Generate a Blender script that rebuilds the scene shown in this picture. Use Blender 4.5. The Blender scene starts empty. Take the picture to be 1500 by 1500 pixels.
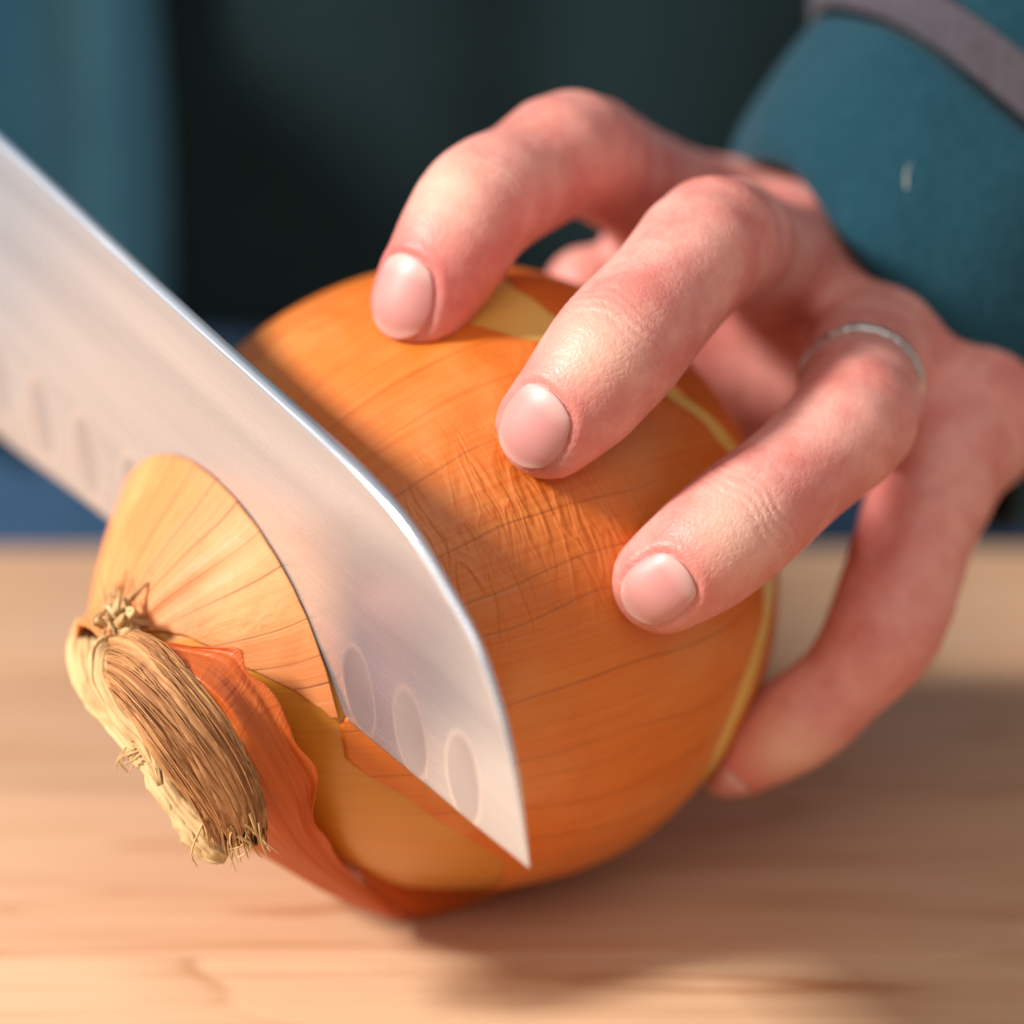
import bpy, math, random
import numpy as np
from mathutils import Vector, Matrix, noise
random.seed(7); rng = np.random.default_rng(7)
CM = 0.01                                   # everything below is written in centimetres
scene = bpy.context.scene
C = scene.collection

# ------------------------------------------------------------------ camera
cam_d = bpy.data.cameras.new('camera'); cam = bpy.data.objects.new('camera', cam_d); C.objects.link(cam)
cam.location = (0.0060, -0.5135818, 0.2435382)
cam.rotation_euler = (math.radians(70), 0, 0)
cam_d.sensor_width = 36; cam_d.lens = 132
cam_d.clip_start = 0.01; cam_d.clip_end = 50
cam_d.dof.use_dof = True; cam_d.dof.focus_distance = 0.497; cam_d.dof.aperture_fstop = 7.0
scene.camera = cam

# ------------------------------------------------------------------ light
world = bpy.data.worlds.new('World'); scene.world = world; world.use_nodes = True
bg = world.node_tree.nodes['Background']
bg.inputs['Color'].default_value = (1.0, 0.91, 0.87, 1); bg.inputs['Strength'].default_value = 0.37

def area(name, loc, target, size, sy, power, col):
    l = bpy.data.lights.new(name, 'AREA'); l.shape = 'RECTANGLE'; l.size = size; l.size_y = sy
    l.energy = power; l.color = col
    o = bpy.data.objects.new(name, l); C.objects.link(o); o.location = loc
    o.rotation_euler = (Vector(target) - Vector(loc)).to_track_quat('-Z', 'Y').to_euler()
    return o
area('window_light', (-1.03, -0.40, 0.86), (0, 0, 0.04), 0.19, 0.23, 31, (1.0, 0.965, 0.94))
area('room_fill', (0.15, -1.25, 1.25), (0.02, 0, 0.05), 1.3, 0.9, 6.0, (1.0, 0.94, 0.90))  # added soft fill standing in for bounce off the room
scene.render.engine = 'CYCLES'
scene.view_settings.view_transform = 'Standard'; scene.view_settings.look = 'None'
scene.view_settings.exposure = 0.12; scene.view_settings.gamma = 1.0
cy = scene.cycles
cy.use_denoising = True
try: cy.denoiser = 'OPENIMAGEDENOISE'; cy.denoising_input_passes = 'RGB_ALBEDO_NORMAL'
except Exception: pass
cy.max_bounces = 10; cy.transmission_bounces = 6; cy.transparent_max_bounces = 8; cy.sample_clamp_indirect = 6
cy.caustics_reflective = False; cy.caustics_refractive = False

# ------------------------------------------------------------------ helpers
def link(o, parent=None):
    C.objects.link(o)
    if parent: o.parent = parent
    return o
def tag(o, label=None, cat=None, group=None, kind=None):
    if label: o['label'] = label
    if cat: o['category'] = cat
    if group: o['group'] = group
    if kind: o['kind'] = kind
    return o
def empty(name):
    return link(bpy.data.objects.new(name, None))
def mesh_obj(name, verts, faces, mat, parent=None, smooth=True, uvs=None, cols=None):
    me = bpy.data.meshes.new(name)
    v = np.asarray(verts, dtype=np.float64) * CM
    me.from_pydata([tuple(p) for p in v], [], [tuple(int(i) for i in f) for f in faces])
    if smooth: me.polygons.foreach_set('use_smooth', [True] * len(me.polygons))
    if uvs is not None:
        uv = me.uv_layers.new(name='UVMap')
        idx = np.empty(len(me.loops), dtype=np.int32); me.loops.foreach_get('vertex_index', idx)
        uv.data.foreach_set('uv', np.asarray(uvs, dtype=np.float32)[idx].ravel())
    if cols is not None:
        for nm, c in cols.items():
            a = me.attributes.new(nm, 'FLOAT', 'POINT'); a.data.foreach_set('value', np.asarray(c, dtype=np.float32))
    me.materials.append(mat); me.update()
    return link(bpy.data.objects.new(name, me), parent)
def grid_faces(nu, nv, wrap_u=False):
    f = []
    for i in range(nu if wrap_u else nu - 1):
        for j in range(nv - 1):
            a = i * nv + j; b = ((i + 1) % nu) * nv + j
            f.append((a, b, b + 1, a + 1))
    return f
def solid_sheet(name, P, mat, th, parent=None, uvs=None, wrap=False, up=None):
    """P: (nu, nv, 3) grid of points; a sheet with real thickness th (cm)."""
    nu, nv = P.shape[:2]
    o = mesh_obj(name, P.reshape(-1, 3), grid_faces(nu, nv, wrap), mat, parent, uvs=uvs)
    m = o.modifiers.new('thickness', 'SOLIDIFY'); m.thickness = th * CM; m.offset = 0
    return o
def catmull(pts, n):
    """smooth curve through pts (k, d) sampled at n points"""
    p = np.asarray(pts, float); k = len(p)
    q = np.vstack([2 * p[0] - p[1], p, 2 * p[-1] - p[-2]])
    out = []
    for s in np.linspace(0, k - 1 - 1e-9, n):
        i = int(s); t = s - i; a, b, c, d = q[i], q[i + 1], q[i + 2], q[i + 3]
        out.append(0.5 * ((2 * b) + (-a + c) * t + (2 * a - 5 * b + 4 * c - d) * t * t + (-a + 3 * b - 3 * c + d) * t ** 3))
    return np.array(out)
def nz(p, s=1.0, o=0.0):
    return noise.noise(Vector((p[0] * s + o, p[1] * s + o, p[2] * s - o)))

# ------------------------------------------------------------------ materials
class NT:
    def __init__(self, name):
        self.m = bpy.data.materials.new(name); self.m.use_nodes = True
        self.t = self.m.node_tree; self.b = self.t.nodes['Principled BSDF']; self.out = self.t.nodes['Material Output']
    def n(self, typ, **kw):
        nd = self.t.nodes.new(typ)
        for k, v in kw.items():
            if k.startswith('i_'): nd.inputs[k[2:].replace('_', ' ')].default_value = v
            elif k.startswith('n_'): nd.inputs[int(k[2:])].default_value = v
            else: setattr(nd, k, v)
        return nd
    def l(self, a, b): self.t.links.new(a, b)
    def noise(self, vec, scale, detail=3, rough=0.5, dist=0.0):
        nd = self.n('ShaderNodeTexNoise', i_Scale=scale, i_Detail=detail, i_Roughness=rough, i_Distortion=dist)
        self.l(vec, nd.inputs['Vector']); return nd.outputs['Fac']
    def mapping(self, vec, scale=(1, 1, 1), loc=(0, 0, 0), rot=(0, 0, 0)):
        nd = self.n('ShaderNodeMapping'); nd.inputs['Scale'].default_value = scale
        nd.inputs['Location'].default_value = loc; nd.inputs['Rotation'].default_value = rot
        self.l(vec, nd.inputs['Vector']); return nd.outputs['Vector']
    def ramp(self, fac, stops, interp='LINEAR'):
        nd = self.n('ShaderNodeValToRGB'); cr = nd.color_ramp; cr.interpolation = interp
        while len(cr.elements) < len(stops): cr.elements.new(0.5)
        for el, (p, c) in zip(cr.elements, stops):
            el.position = p; el.color = (*c, 1) if isinstance(c, tuple) else (c, c, c, 1)
        self.l(fac, nd.inputs['Fac']); return nd.outputs['Color']
    def mix(self, fac, a, b, mode='MIX'):
        nd = self.n('ShaderNodeMix', data_type='RGBA', blend_type=mode)
        for sock, v in ((nd.inputs[0], fac), (nd.inputs[6], a), (nd.inputs[7], b)):
            if isinstance(v, bpy.types.NodeSocket): self.l(v, sock)
            elif isinstance(v, tuple): sock.default_value = (*v, 1)
            else: sock.default_value = v
        return nd.outputs[2]
    def math(self, op, a, b=0.0, c=None):
        nd = self.n('ShaderNodeMath', operation=op)
        for i, v in enumerate((a, b) if c is None else (a, b, c)):
            if isinstance(v, bpy.types.NodeSocket): self.l(v, nd.inputs[i])
            else: nd.inputs[i].default_value = v
        return nd.outputs[0]
    def bump(self, h, strength, dist, prev=None):
        nd = self.n('ShaderNodeBump', i_Strength=strength, i_Distance=dist); self.l(h, nd.inputs['Height'])
        if prev: self.l(prev, nd.inputs['Normal'])
        return nd.outputs['Normal']
    def set(self, **kw):
        for k, v in kw.items():
            s = self.b.inputs[k.replace('_', ' ')]
            if isinstance(v, bpy.types.NodeSocket): self.l(v, s)
            else: s.default_value = (*v, 1) if isinstance(v, tuple) and len(v) == 3 and s.type == 'RGBA' else v

def wood_mat(name, light, mid, dark, rings=11.0, ringk=0.8):
    w = NT(name); co = w.n('ShaderNodeTexCoord').outputs['Object']; inf = w.n('ShaderNodeObjectInfo').outputs['Random']
    off = w.n('ShaderNodeCombineXYZ'); w.l(w.math('MULTIPLY', inf, 3.1), off.inputs[0]); w.l(w.math('MULTIPLY', inf, 1.7), off.inputs[1])
    va = w.n('ShaderNodeVectorMath', operation='ADD'); w.l(co, va.inputs[0]); w.l(off.outputs[0], va.inputs[1]); v = va.outputs[0]
    big = w.noise(w.mapping(v, (5, 26, 26)), 1.0, 1.5, 0.4, 0.3)
    ring = w.math('FRACT', w.math('MULTIPLY', big, rings))
    line = w.ramp(ring, [(0.0, 0.0), (0.06, 1.0), (0.14, 0.35), (0.45, 0.0)])
    fine = w.noise(w.mapping(v, (14, 420, 420)), 1.0, 4, 0.6)
    med = w.noise(w.mapping(v, (9, 44, 44)), 1.0, 4, 0.6)
    brk = w.ramp(w.noise(w.mapping(v, (25, 60, 60)), 1.0, 2), [(0.35, 0.15), (0.65, 1.0)])
    c = w.mix(w.ramp(med, [(0.3, 0.0), (0.7, 1.0)]), light, tuple((p + q) / 2 for p, q in zip(light, mid)))
    c = w.mix(w.math('MULTIPLY', w.math('MULTIPLY', line, brk), ringk), c, dark)
    c = w.mix(w.math('MULTIPLY', w.ramp(fine, [(0.45, 0.0), (0.75, 1.0)]), 0.35), c, dark)
    tint = w.math('MULTIPLY_ADD', inf, 0.16, 0.90)
    hs = w.n('ShaderNodeHueSaturation'); w.l(c, hs.inputs['Color']); w.l(tint, hs.inputs['Value'])
    w.set(Base_Color=hs.outputs['Color'], Roughness=w.math('MULTIPLY_ADD', med, 0.25, 0.36))
    cuts = w.ramp(w.noise(w.mapping(v, (18, 420, 1), rot=(0, 0, 0.35)), 1.0, 1, 0.4), [(0.70, 0.0), (0.74, 1.0)])
    w.set(Normal=w.bump(fine, 0.3, 0.0002, w.bump(cuts, 0.25, -0.0003)))
    return w.m
M = {}
M['maple'] = wood_mat('maple_wood', (0.64, 0.400, 0.240), (0.57, 0.315, 0.170), (0.40, 0.165, 0.065))
M['maple_front'] = wood_mat('maple_wood_figured', (0.66, 0.44, 0.265), (0.60, 0.36, 0.195), (0.36, 0.15, 0.055), 7.0, 0.95)
M['counter'] = wood_mat('counter_wood', (0.30, 0.17, 0.09), (0.25, 0.13, 0.07), (0.15, 0.07, 0.03))

def steel_mat():
    w = NT('brushed_steel'); uv = w.n('ShaderNodeTexCoord').outputs['UV']
    ho = w.n('ShaderNodeAttribute', attribute_name='hollow').outputs['Fac']
    st = w.noise(w.mapping(uv, (3, 260, 1)), 1.0, 4, 0.6)
    refl_bands = w.noise(w.mapping(uv, (0.5, 9, 1)), 1.0, 3, 0.5)
    scr = w.ramp(w.noise(w.mapping(uv, (10, 220, 1), rot=(0, 0, 0.85)), 1.0, 2, 0.5), [(0.60, 0.0), (0.70, 1.0)])
    c = w.mix(w.ramp(refl_bands, [(0.3, 0.0), (0.7, 1.0)]), (0.83, 0.89, 0.97), (0.62, 0.67, 0.75))  # broad streaks paint dark reflected bands into the steel colour
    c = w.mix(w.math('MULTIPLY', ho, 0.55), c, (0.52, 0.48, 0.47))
    ri = w.n('ShaderNodeAttribute', attribute_name='rim_glint').outputs['Fac']
    c = w.mix(ri, c, (0.97, 0.97, 0.98))  # highlight along the hollow rims painted as near-white colour
    rg = w.math('MULTIPLY_ADD', st, 0.14, 0.20)
    w.set(Base_Color=c, Metallic=0.80, Roughness=w.math('MULTIPLY_ADD', ho, 0.12, rg))
    w.set(Normal=w.bump(st, 0.12, 0.00006, w.bump(scr, 0.16, 0.00004)))
    return w.m
M['steel'] = steel_mat()
def simple(name, col, rough=0.5, metal=0.0, bump=None, **kw):
    w = NT(name); co = w.n('ShaderNodeTexCoord').outputs['Object']
    f = w.noise(co, (bump or (60,))[0], 3)
    w.set(Base_Color=w.mix(w.ramp(f, [(0.3, 0.0), (0.7, 1.0)]), col, tuple(x * 0.82 for x in col)), Roughness=rough, Metallic=metal)
    if bump: w.set(Normal=w.bump(f, bump[1], bump[2]))
    w.set(**kw); return w.m
M['silver'] = simple('silver_band', (0.75, 0.74, 0.70), 0.22, 1.0, (900, 0.5, 0.0002))
M['handle'] = simple('black_handle', (0.02, 0.02, 0.02), 0.4)

def cloth_mat(name, col, col2, scale=900.0, blot=25.0):
    w = NT(name); co = w.n('ShaderNodeTexCoord').outputs['Object']
    a = w.noise(w.mapping(co, (1, 1, 0.35)), scale, 2, 0.6); b = w.noise(co, blot, 3, 0.6)
    c = w.mix(w.ramp(b, [(0.3, 0.0), (0.7, 1.0)]), col, col2)
    c = w.mix(w.math('MULTIPLY', w.ramp(a, [(0.35, 0.0), (0.7, 1.0)]), 0.45), c, tuple(x * 1.7 + 0.01 for x in col))
    w.set(Base_Color=c, Roughness=0.95, Sheen_Weight=0.08, Sheen_Roughness=0.5, Normal=w.bump(a, 0.5, 0.0006))
    w.b.inputs['Specular IOR Level'].default_value = 0.15
    return w.m
M['teal'] = cloth_mat('teal_cloth_shaded', (0.005, 0.037, 0.055), (0.009, 0.050, 0.070))  # sweatshirt cloth with the shade on the sleeves put into its colour
M['teal_lit'] = cloth_mat('teal_cloth_lit', (0.045, 0.200, 0.33), (0.075, 0.27, 0.41))  # same sweatshirt cloth, colour brightened where the front panels catch the light
M['stripe'] = cloth_mat('grey_pink_trim', (0.058, 0.052, 0.062), (0.078, 0.062, 0.070))
M['shirt'] = cloth_mat('black_green_knit', (0.003, 0.013, 0.016), (0.006, 0.021, 0.024))
M['jeans'] = cloth_mat('navy_denim', (0.028, 0.072, 0.14), (0.040, 0.095, 0.175), 500)

# onion: uv.x = angle / 2pi, uv.y = distance along the axis (cm / 10)
def skin_mat(name, base, pale, deep, gloss=0.14, vein=0.42, trans=0.0, transcol=(0.75, 0.13, 0.01), wrinkle=1.0):
    w = NT(name); uv = w.n('ShaderNodeTexCoord').outputs['UV']; co = w.n('ShaderNodeTexCoord').outputs['Object']
    wob = w.noise(w.mapping(uv, (6, 2.2, 1)), 1.0, 2)
    sx = w.n('ShaderNodeSeparateXYZ'); w.l(uv, sx.inputs[0])
    ang = w.math('ADD', sx.outputs[0], w.math('MULTIPLY', wob, 0.030))
    cb = w.n('ShaderNodeCombineXYZ'); w.l(ang, cb.inputs[0])
    vo = w.n('ShaderNodeTexVoronoi', feature='DISTANCE_TO_EDGE', voronoi_dimensions='1D', i_Scale=34.0, i_Randomness=0.85)
    w.l(ang, vo.inputs['W'])
    line = w.ramp(vo.outputs['Distance'], [(0.0, 1.0), (0.012, 0.8), (0.035, 0.0)])
    vis = w.ramp(w.noise(w.mapping(uv, (40, 3, 1)), 1.0, 2), [(0.30, 0.0), (0.52, 1.0)])
    streak = w.noise(w.mapping(uv, (420, 2.5, 1)), 1.0, 3, 0.6)
    blot = w.noise(co, 45, 3, 0.55)
    c = w.mix(w.ramp(streak, [(0.32, 0.0), (0.70, 1.0)]), base, deep)
    c = w.mix(w.ramp(blot, [(0.48, 0.0), (0.75, 0.7)]), c, pale)
    if 'inner' in name: c = w.mix(w.ramp(w.math('MULTIPLY_ADD', sx.outputs[1], 1.0, 0.5), [(0.42, 1.0), (0.62, 0.0)]), c, (0.78, 0.56, 0.13))
    c = w.mix(w.math('MULTIPLY', w.math('MULTIPLY', line, vis), 0.80 * vein), c, (0.13, 0.030, 0.006))
    wr = w.noise(w.mapping(co, (1, 1, 1)), 190, 3, 0.6, 0.8)
    wm = w.ramp(w.noise(co, 38, 2, 0.5, 0.0), [(0.50, 0.0), (0.66, 1.0)])
    wrm = w.math('MULTIPLY', wr, wm)
    nrm = w.bump(wrm, 0.45 * wrinkle, 0.0016)
    dv = w.n('ShaderNodeVectorMath', operation='DISTANCE'); w.l(w.mapping(uv, (2.9, 1, 0)), dv.inputs[0]); dv.inputs[1].default_value = (0.355, 0.125, 0)
    cm_ = w.ramp(dv.outputs['Value'], [(0.05, 1.0), (0.20, 0.0)])
    cr_ = w.noise(w.mapping(uv, (26, 34, 1), rot=(0, 0, 0.12)), 1.0, 2, 0.5, 0.9)
    crr = w.ramp(cr_, [(0.38, 0.0), (0.52, 1.0), (0.66, 0.2)])
    nrm = w.bump(w.math('MULTIPLY', crr, cm_), 0.32 * wrinkle, 0.0010, nrm)
    nrm = w.bump(streak, 0.25, 0.0003, nrm)
    nrm = w.bump(line, 0.25, -0.0003, nrm)
    w.set(Base_Color=c, Roughness=w.math('MULTIPLY_ADD', blot, 0.25, 0.52 if 'neck' in name else 0.36), Normal=nrm)
    w.b.inputs['Coat Weight'].default_value = gloss; w.b.inputs['Coat Roughness'].default_value = 0.32
    w.b.inputs['Subsurface Weight'].default_value = 0.12 if trans == 0 else 0.0
    w.b.inputs['Subsurface Radius'].default_value = (1.0, 0.35, 0.08); w.b.inputs['Subsurface Scale'].default_value = 0.004
    if trans:
        tr = w.n('ShaderNodeBsdfTranslucent'); tr.inputs['Color'].default_value = (*transcol, 1)
        mx = w.n('ShaderNodeMixShader'); mx.inputs[0].default_value = trans
        w.l(w.b.outputs[0], mx.inputs[1]); w.l(tr.outputs[0], mx.inputs[2]); w.l(mx.outputs[0], w.out.inputs['Surface'])
    return w.m
M['onion_skin'] = skin_mat('onion_outer_skin', (0.71, 0.185, 0.020), (0.75, 0.30, 0.085), (0.66, 0.130, 0.006))
M['neck_skin'] = skin_mat('onion_neck_skin', (0.74, 0.27, 0.085), (0.78, 0.38, 0.13), (0.66, 0.18, 0.04), gloss=0.07, vein=1.0)
M['flap_skin'] = skin_mat('onion_loose_skin', (0.74, 0.19, 0.028), (0.78, 0.27, 0.06), (0.66, 0.125, 0.010), gloss=0.25, vein=0.25, trans=0.45, wrinkle=0.5)
M['flesh'] = skin_mat('onion_inner_layer', (0.62, 0.25, 0.018), (0.68, 0.36, 0.055), (0.56, 0.20, 0.008), gloss=0.6, vein=0.15, wrinkle=0.1)
def fibre_mat(name, a, b, d):
    w = NT(name); at = w.n('ShaderNodeAttribute', attribute_name='tone').outputs['Fac']; co = w.n('ShaderNodeTexCoord').outputs['Object']
    n1 = w.noise(co, 260, 3, 0.6)
    c = w.mix(at, a, b); c = w.mix(w.ramp(n1, [(0.50, 0.0), (0.75, 0.7)]), c, d)
    w.set(Base_Color=c, Roughness=0.75, Normal=w.bump(n1, 0.3, 0.0004)); return w.m
M['fibre'] = fibre_mat('dry_stalk_fibre', (0.28, 0.100, 0.026), (0.56, 0.28, 0.10), (0.22, 0.078, 0.018))
M['papery'] = fibre_mat('pale_papery_sheath', (0.46, 0.25, 0.08), (0.66, 0.45, 0.21), (0.30, 0.15, 0.04))

def human_mat():
    w = NT('hand_skin'); co = w.n('ShaderNodeTexCoord').outputs['Object']
    fl = w.n('ShaderNodeAttribute', attribute_name='flush').outputs['Fac']
    pl = w.n('ShaderNodeAttribute', attribute_name='pale').outputs['Fac']
    b = w.noise(co, 95, 4, 0.65); f = w.noise(co, 900, 3, 0.6); pores = w.noise(co, 2600, 2, 0.6)
    c = w.mix(w.ramp(b, [(0.38, 0.0), (0.62, 1.0)]), (0.75, 0.355, 0.290), (0.62, 0.205, 0.170))
    c = w.mix(w.math('MULTIPLY', fl, 0.85), c, (0.66, 0.125, 0.115))
    c = w.mix(w.math('MULTIPLY', pl, 0.85), c, (0.78, 0.52, 0.38))
    c = w.mix(w.math('MULTIPLY', w.ramp(f, [(0.45, 0.0), (0.8, 1.0)]), 0.20), c, (0.52, 0.18, 0.13))
    vo = w.n('ShaderNodeTexVoronoi', feature='DISTANCE_TO_EDGE', i_Scale=1100.0); w.l(co, vo.inputs['Vector'])
    nrm = w.bump(w.ramp(vo.outputs['Distance'], [(0.0, 0.0), (0.25, 1.0)]), 0.22, 0.00016)
    nrm = w.bump(f, 0.28, 0.00045, nrm)
    w.set(Base_Color=c, Roughness=w.math('MULTIPLY_ADD', f, 0.2, 0.36), Normal=nrm)
    w.b.inputs['Subsurface Weight'].default_value = 0.55
    w.b.inputs['Subsurface Radius'].default_value = (1.0, 0.28, 0.14); w.b.inputs['Subsurface Scale'].default_value = 0.0045
    w.b.inputs['Specular IOR Level'].default_value = 0.42
    return w.m
M['skin'] = human_mat()
def nail_mat():
    w = NT('fingernail'); uv = w.n('ShaderNodeTexCoord').outputs['UV']
    s = w.n('ShaderNodeSeparateXYZ'); w.l(uv, s.inputs[0])
    # v: 0 at the root, 1 at the free edge -> lunula, pink bed, whitish free edge
    c = w.ramp(s.outputs[1], [(0.0, (0.74, 0.40, 0.34)), (0.12, (0.73, 0.37, 0.32)), (0.26, (0.70, 0.28, 0.25)), (0.84, (0.68, 0.28, 0.24)), (0.94, (0.70, 0.36, 0.30)), (1.0, (0.72, 0.42, 0.35))])
    rid = w.noise(w.mapping(uv, (30, 1.2, 1)), 1.0, 2)
    w.set(Base_Color=c, Roughness=0.46, Normal=w.bump(rid, 0.08, 0.0002))
    w.b.inputs['Subsurface Weight'].default_value = 0.3; w.b.inputs['Subsurface Radius'].default_value = (1, 0.4, 0.3); w.b.inputs['Subsurface Scale'].default_value = 0.002
    w.b.inputs['Coat Weight'].default_value = 0.12; w.b.inputs['Coat Roughness'].default_value = 0.35
    return w.m
M['nail'] = nail_mat()

# ------------------------------------------------------------------ setting: counter and board
def rbox(name, x0, x1, y0, y1, z0, z1, mat, parent=None, bev=0.04, seg=2):
    cx, cy_, cz = (x0 + x1) / 2, (y0 + y1) / 2, (z0 + z1) / 2
    hx, hy, hz = (x1 - x0) / 2, (y1 - y0) / 2, (z1 - z0) / 2
    v = [(sx * hx, sy * hy, sz * hz) for sx in (-1, 1) for sy in (-1, 1) for sz in (-1, 1)]
    f = [(0, 1, 3, 2), (4, 6, 7, 5), (0, 4, 5, 1), (2, 3, 7, 6), (0, 2, 6, 4), (1, 5, 7, 3)]
    o = mesh_obj(name, v, f, mat, parent, smooth=False)
    o.location = (cx * CM, cy_ * CM, cz * CM)
    b = o.modifiers.new('bevel', 'BEVEL'); b.width = bev * CM; b.segments = seg
    return o
tag(rbox('countertop', -70, 70, -30, 14.2, -8.0, -3.504, M['counter'], bev=0.3), kind='structure')
board = empty('cutting_board')
tag(board, 'pale maple cutting board of long glued planks under the onion', 'cutting board')
ys = [-20.2, -14.5, -8.8, -3.02, 2.4, 7.9, 13.85]
for a, b in zip(ys[:-1], ys[1:]):
    rbox('plank', -38, 34, a + 0.016, b - 0.016, -3.5, 0, M['maple_front'] if b == -3.02 else M['maple'], board, bev=0.06 if b < 13 else 0.25)
crumb_m = simple('onion_crumb', (0.78, 0.66, 0.5), 0.7)

# ------------------------------------------------------------------ onion frame of reference
O = np.array([0, 0, 4.65])
E = np.array([0.55816, -0.80510, -0.20067]); U = np.array([0.0, -0.24179, 0.97033]); N = np.array([-0.82973, -0.54160, -0.13496])
PROF = np.array([(-4.55, 0.0), (-4.5, .45), (-4.3, 1.2), (-3.8, 2.35), (-3.1, 3.3), (-2.1, 4.05), (-1, 4.5), (.2, 4.65), (1.2, 4.58), (2.1, 4.34), (3, 3.9), (4, 3.25), (4.7, 2.55), (5.2, 1.88), (5.6, 1.25), (5.9, .85), (6.2, .6)])
_c = catmull(PROF, 400)
def radius(t): return np.interp(t, _c[:, 0], _c[:, 1])
def onion_pt(t, ph, off=0.0):
    a = math.radians(ph)
    dirv = math.cos(a) * E + math.sin(a) * U
    r = float(radius(t)) * (1 - (0.025 + 0.060 * min(1.0, max(0.0, (t + 0.3) / 2.2))) * max(0.0, -math.sin(a)) ** 1.5)
    lump = 0.05 * nz(dirv * 2 + N * t * 0.25, 1.3, 3.0) + 0.018 * nz(dirv * 9 + N * t * 0.2, 1.0, 8.0)
    w = min(1.0, r / 1.5)
    bend = U * 0.85 * max(0.0, (t - 4.3) / 1.9) ** 1.4          # the neck turns up a little
    return O + N * t + bend + dirv * (r + (off + lump) * w)
def onion_sheet(name, tfun0, tfun1, off, mat, parent, nph=220, nt=90, th=0.0, ph0=0, ph1=360, offfun=None):
    full = (ph1 - ph0) >= 360
    phs = np.linspace(ph0, ph1, nph, endpoint=not full)
    P = np.zeros((nph, nt, 3)); uv = np.zeros((nph, nt, 2))
    for i, ph in enumerate(phs):
        a, b = tfun0(ph), tfun1(ph)
        for j, s in enumerate(np.linspace(0, 1, nt)):
            t = a + (b - a) * s
            P[i, j] = onion_pt(t, ph, off + (offfun(t, ph) if offfun else 0)); uv[i, j] = (ph / 360.0, t / 10)
    if th: return solid_sheet(name, P, mat, th, parent, uvs=uv.reshape(-1, 2), wrap=full)
    return mesh_obj(name, P.reshape(-1, 3), grid_faces(nph, nt, full), mat, parent, uvs=uv.reshape(-1, 2))
def table(pts):
    p = np.array(pts, float)
    def f(ph):
        x = (ph + 180) % 360 - 180
        return float(np.interp(x, p[:, 0], p[:, 1]))
    return f
onion = empty('onion'); onion.location = (0, 0, 0)
tag(onion, 'whole yellow onion in orange skin lying on its side, neck end half cut through', 'onion')
# inner glossy layer, seen where the dry skin is torn
onion_sheet('inner_layer', lambda p: -4.549, lambda p: 6.1, -0.028, M['flesh'], onion, 200, 110)
tA = table([(-180, -1.2), (-100, -1.0), (-40, -1.1), (-12, -1.25), (0, -1.75), (8, -2.40), (20, -2.70), (42, -2.80), (52, -2.35), (60, -1.80), (70, -1.1), (78, -0.1), (84, 0.30), (92, 0.1), (110, -0.9), (140, -1.3), (180, -1.2)])
tB = table([(-180, 3.88), (-165, 4.15), (-150, 2.4), (-120, 1.7), (-60, 1.6), (-40, 1.7), (-25, 2.0), (-18, 2.5), (-9.5, 3.07), (-2, 3.50), (3, 3.85), (8, 4.08), (17, 4.10), (21, 3.90), (180, 3.88)])
tR = table([(-180, -1.6), (-100, -1.3), (-40, -1.4), (-12, -1.85), (0, -2.45), (8, -3.15), (20, -3.45), (42, -3.35), (52, -2.8), (60, -2.25), (68, -1.9), (78, -1.15), (84, -0.95), (92, -0.9), (110, -1.3), (140, -1.7), (180, -1.6)])
rag = lambda f, k, a: (lambda ph: f(ph) + a * nz((math.cos(math.radians(ph)) * k, math.sin(math.radians(ph)) * k, 0.3)))
onion_sheet('outer_skin', rag(tA, 7, 0.10), rag(tB, 5, 0.05), 0.0, M['onion_skin'], onion, 360, 110, th=0.016)
onion_sheet('root_end_skin', lambda p: -4.549, rag(tR, 6, 0.12), -0.015, M['onion_skin'], onion, 240, 50, th=0.02)
# neck end beyond the cut, its dry skin a little lifted along the cut
tN1 = table([(18, 4.16), (22, 4.24), (28, 4.50), (36, 4.90), (50, 5.28), (63, 5.6), (74, 6.15), (180, 6.15)])
onion_sheet('neck_skin', lambda p: 4.115 + .012 * nz((p * .15, 0, 0)), lambda p: (tN1(p) if p <= 180 else 6.15) + (.03 * nz((p * .2, 3, 0)) if p < 70 else 0), 0.02, M['neck_skin'], onion, 300, 60, th=0.03, ph0=19, ph1=225,
            offfun=lambda t, ph: 0.025 * math.exp(-max(0.0, t - 4.1) / 0.25) + 0.10 * max(0, nz((math.cos(math.radians(ph)) * 5, math.sin(math.radians(ph)) * 5, t * .3))) * max(0, t - 4.3))

# loose flap of dry skin hanging from the neck down to the board
cl = catmull([(-4.83, -3.30, 4.35), (-4.61, -3.50, 3.51), (-4.09, -3.74, 2.84), (-3.49, -3.72, 2.31), (-2.75, -3.51, 1.72), (-2.02, -3.03, 1.00), (-1.27, -2.42, 0.34), (-0.91, -2.12, 0.13)], 60)
cm = catmull([(-4.32, -4.49, 5.19), (-3.76, -5.18, 5.03), (-3.30, -5.51, 4.58), (-2.91, -5.49, 3.88), (-2.59, -5.06, 3.03), (-2.22, -4.40, 2.21), (-1.61, -3.47, 1.24), (-0.89, -2.17, 0.15)], 60)
cr = catmull([(-4.05, -4.36, 5.39), (-3.23, -4.86, 5.47), (-2.75, -5.12, 5.20), (-2.36, -5.29, 4.58), (-2.03, -5.33, 3.90), (-2.06, -5.04, 3.07), (-1.76, -4.24, 2.06), (-0.87, -2.21, 0.18)], 60)
FJ = 70; P = np.zeros((60, FJ, 3)); uv = np.zeros((60, FJ, 2))
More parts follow.
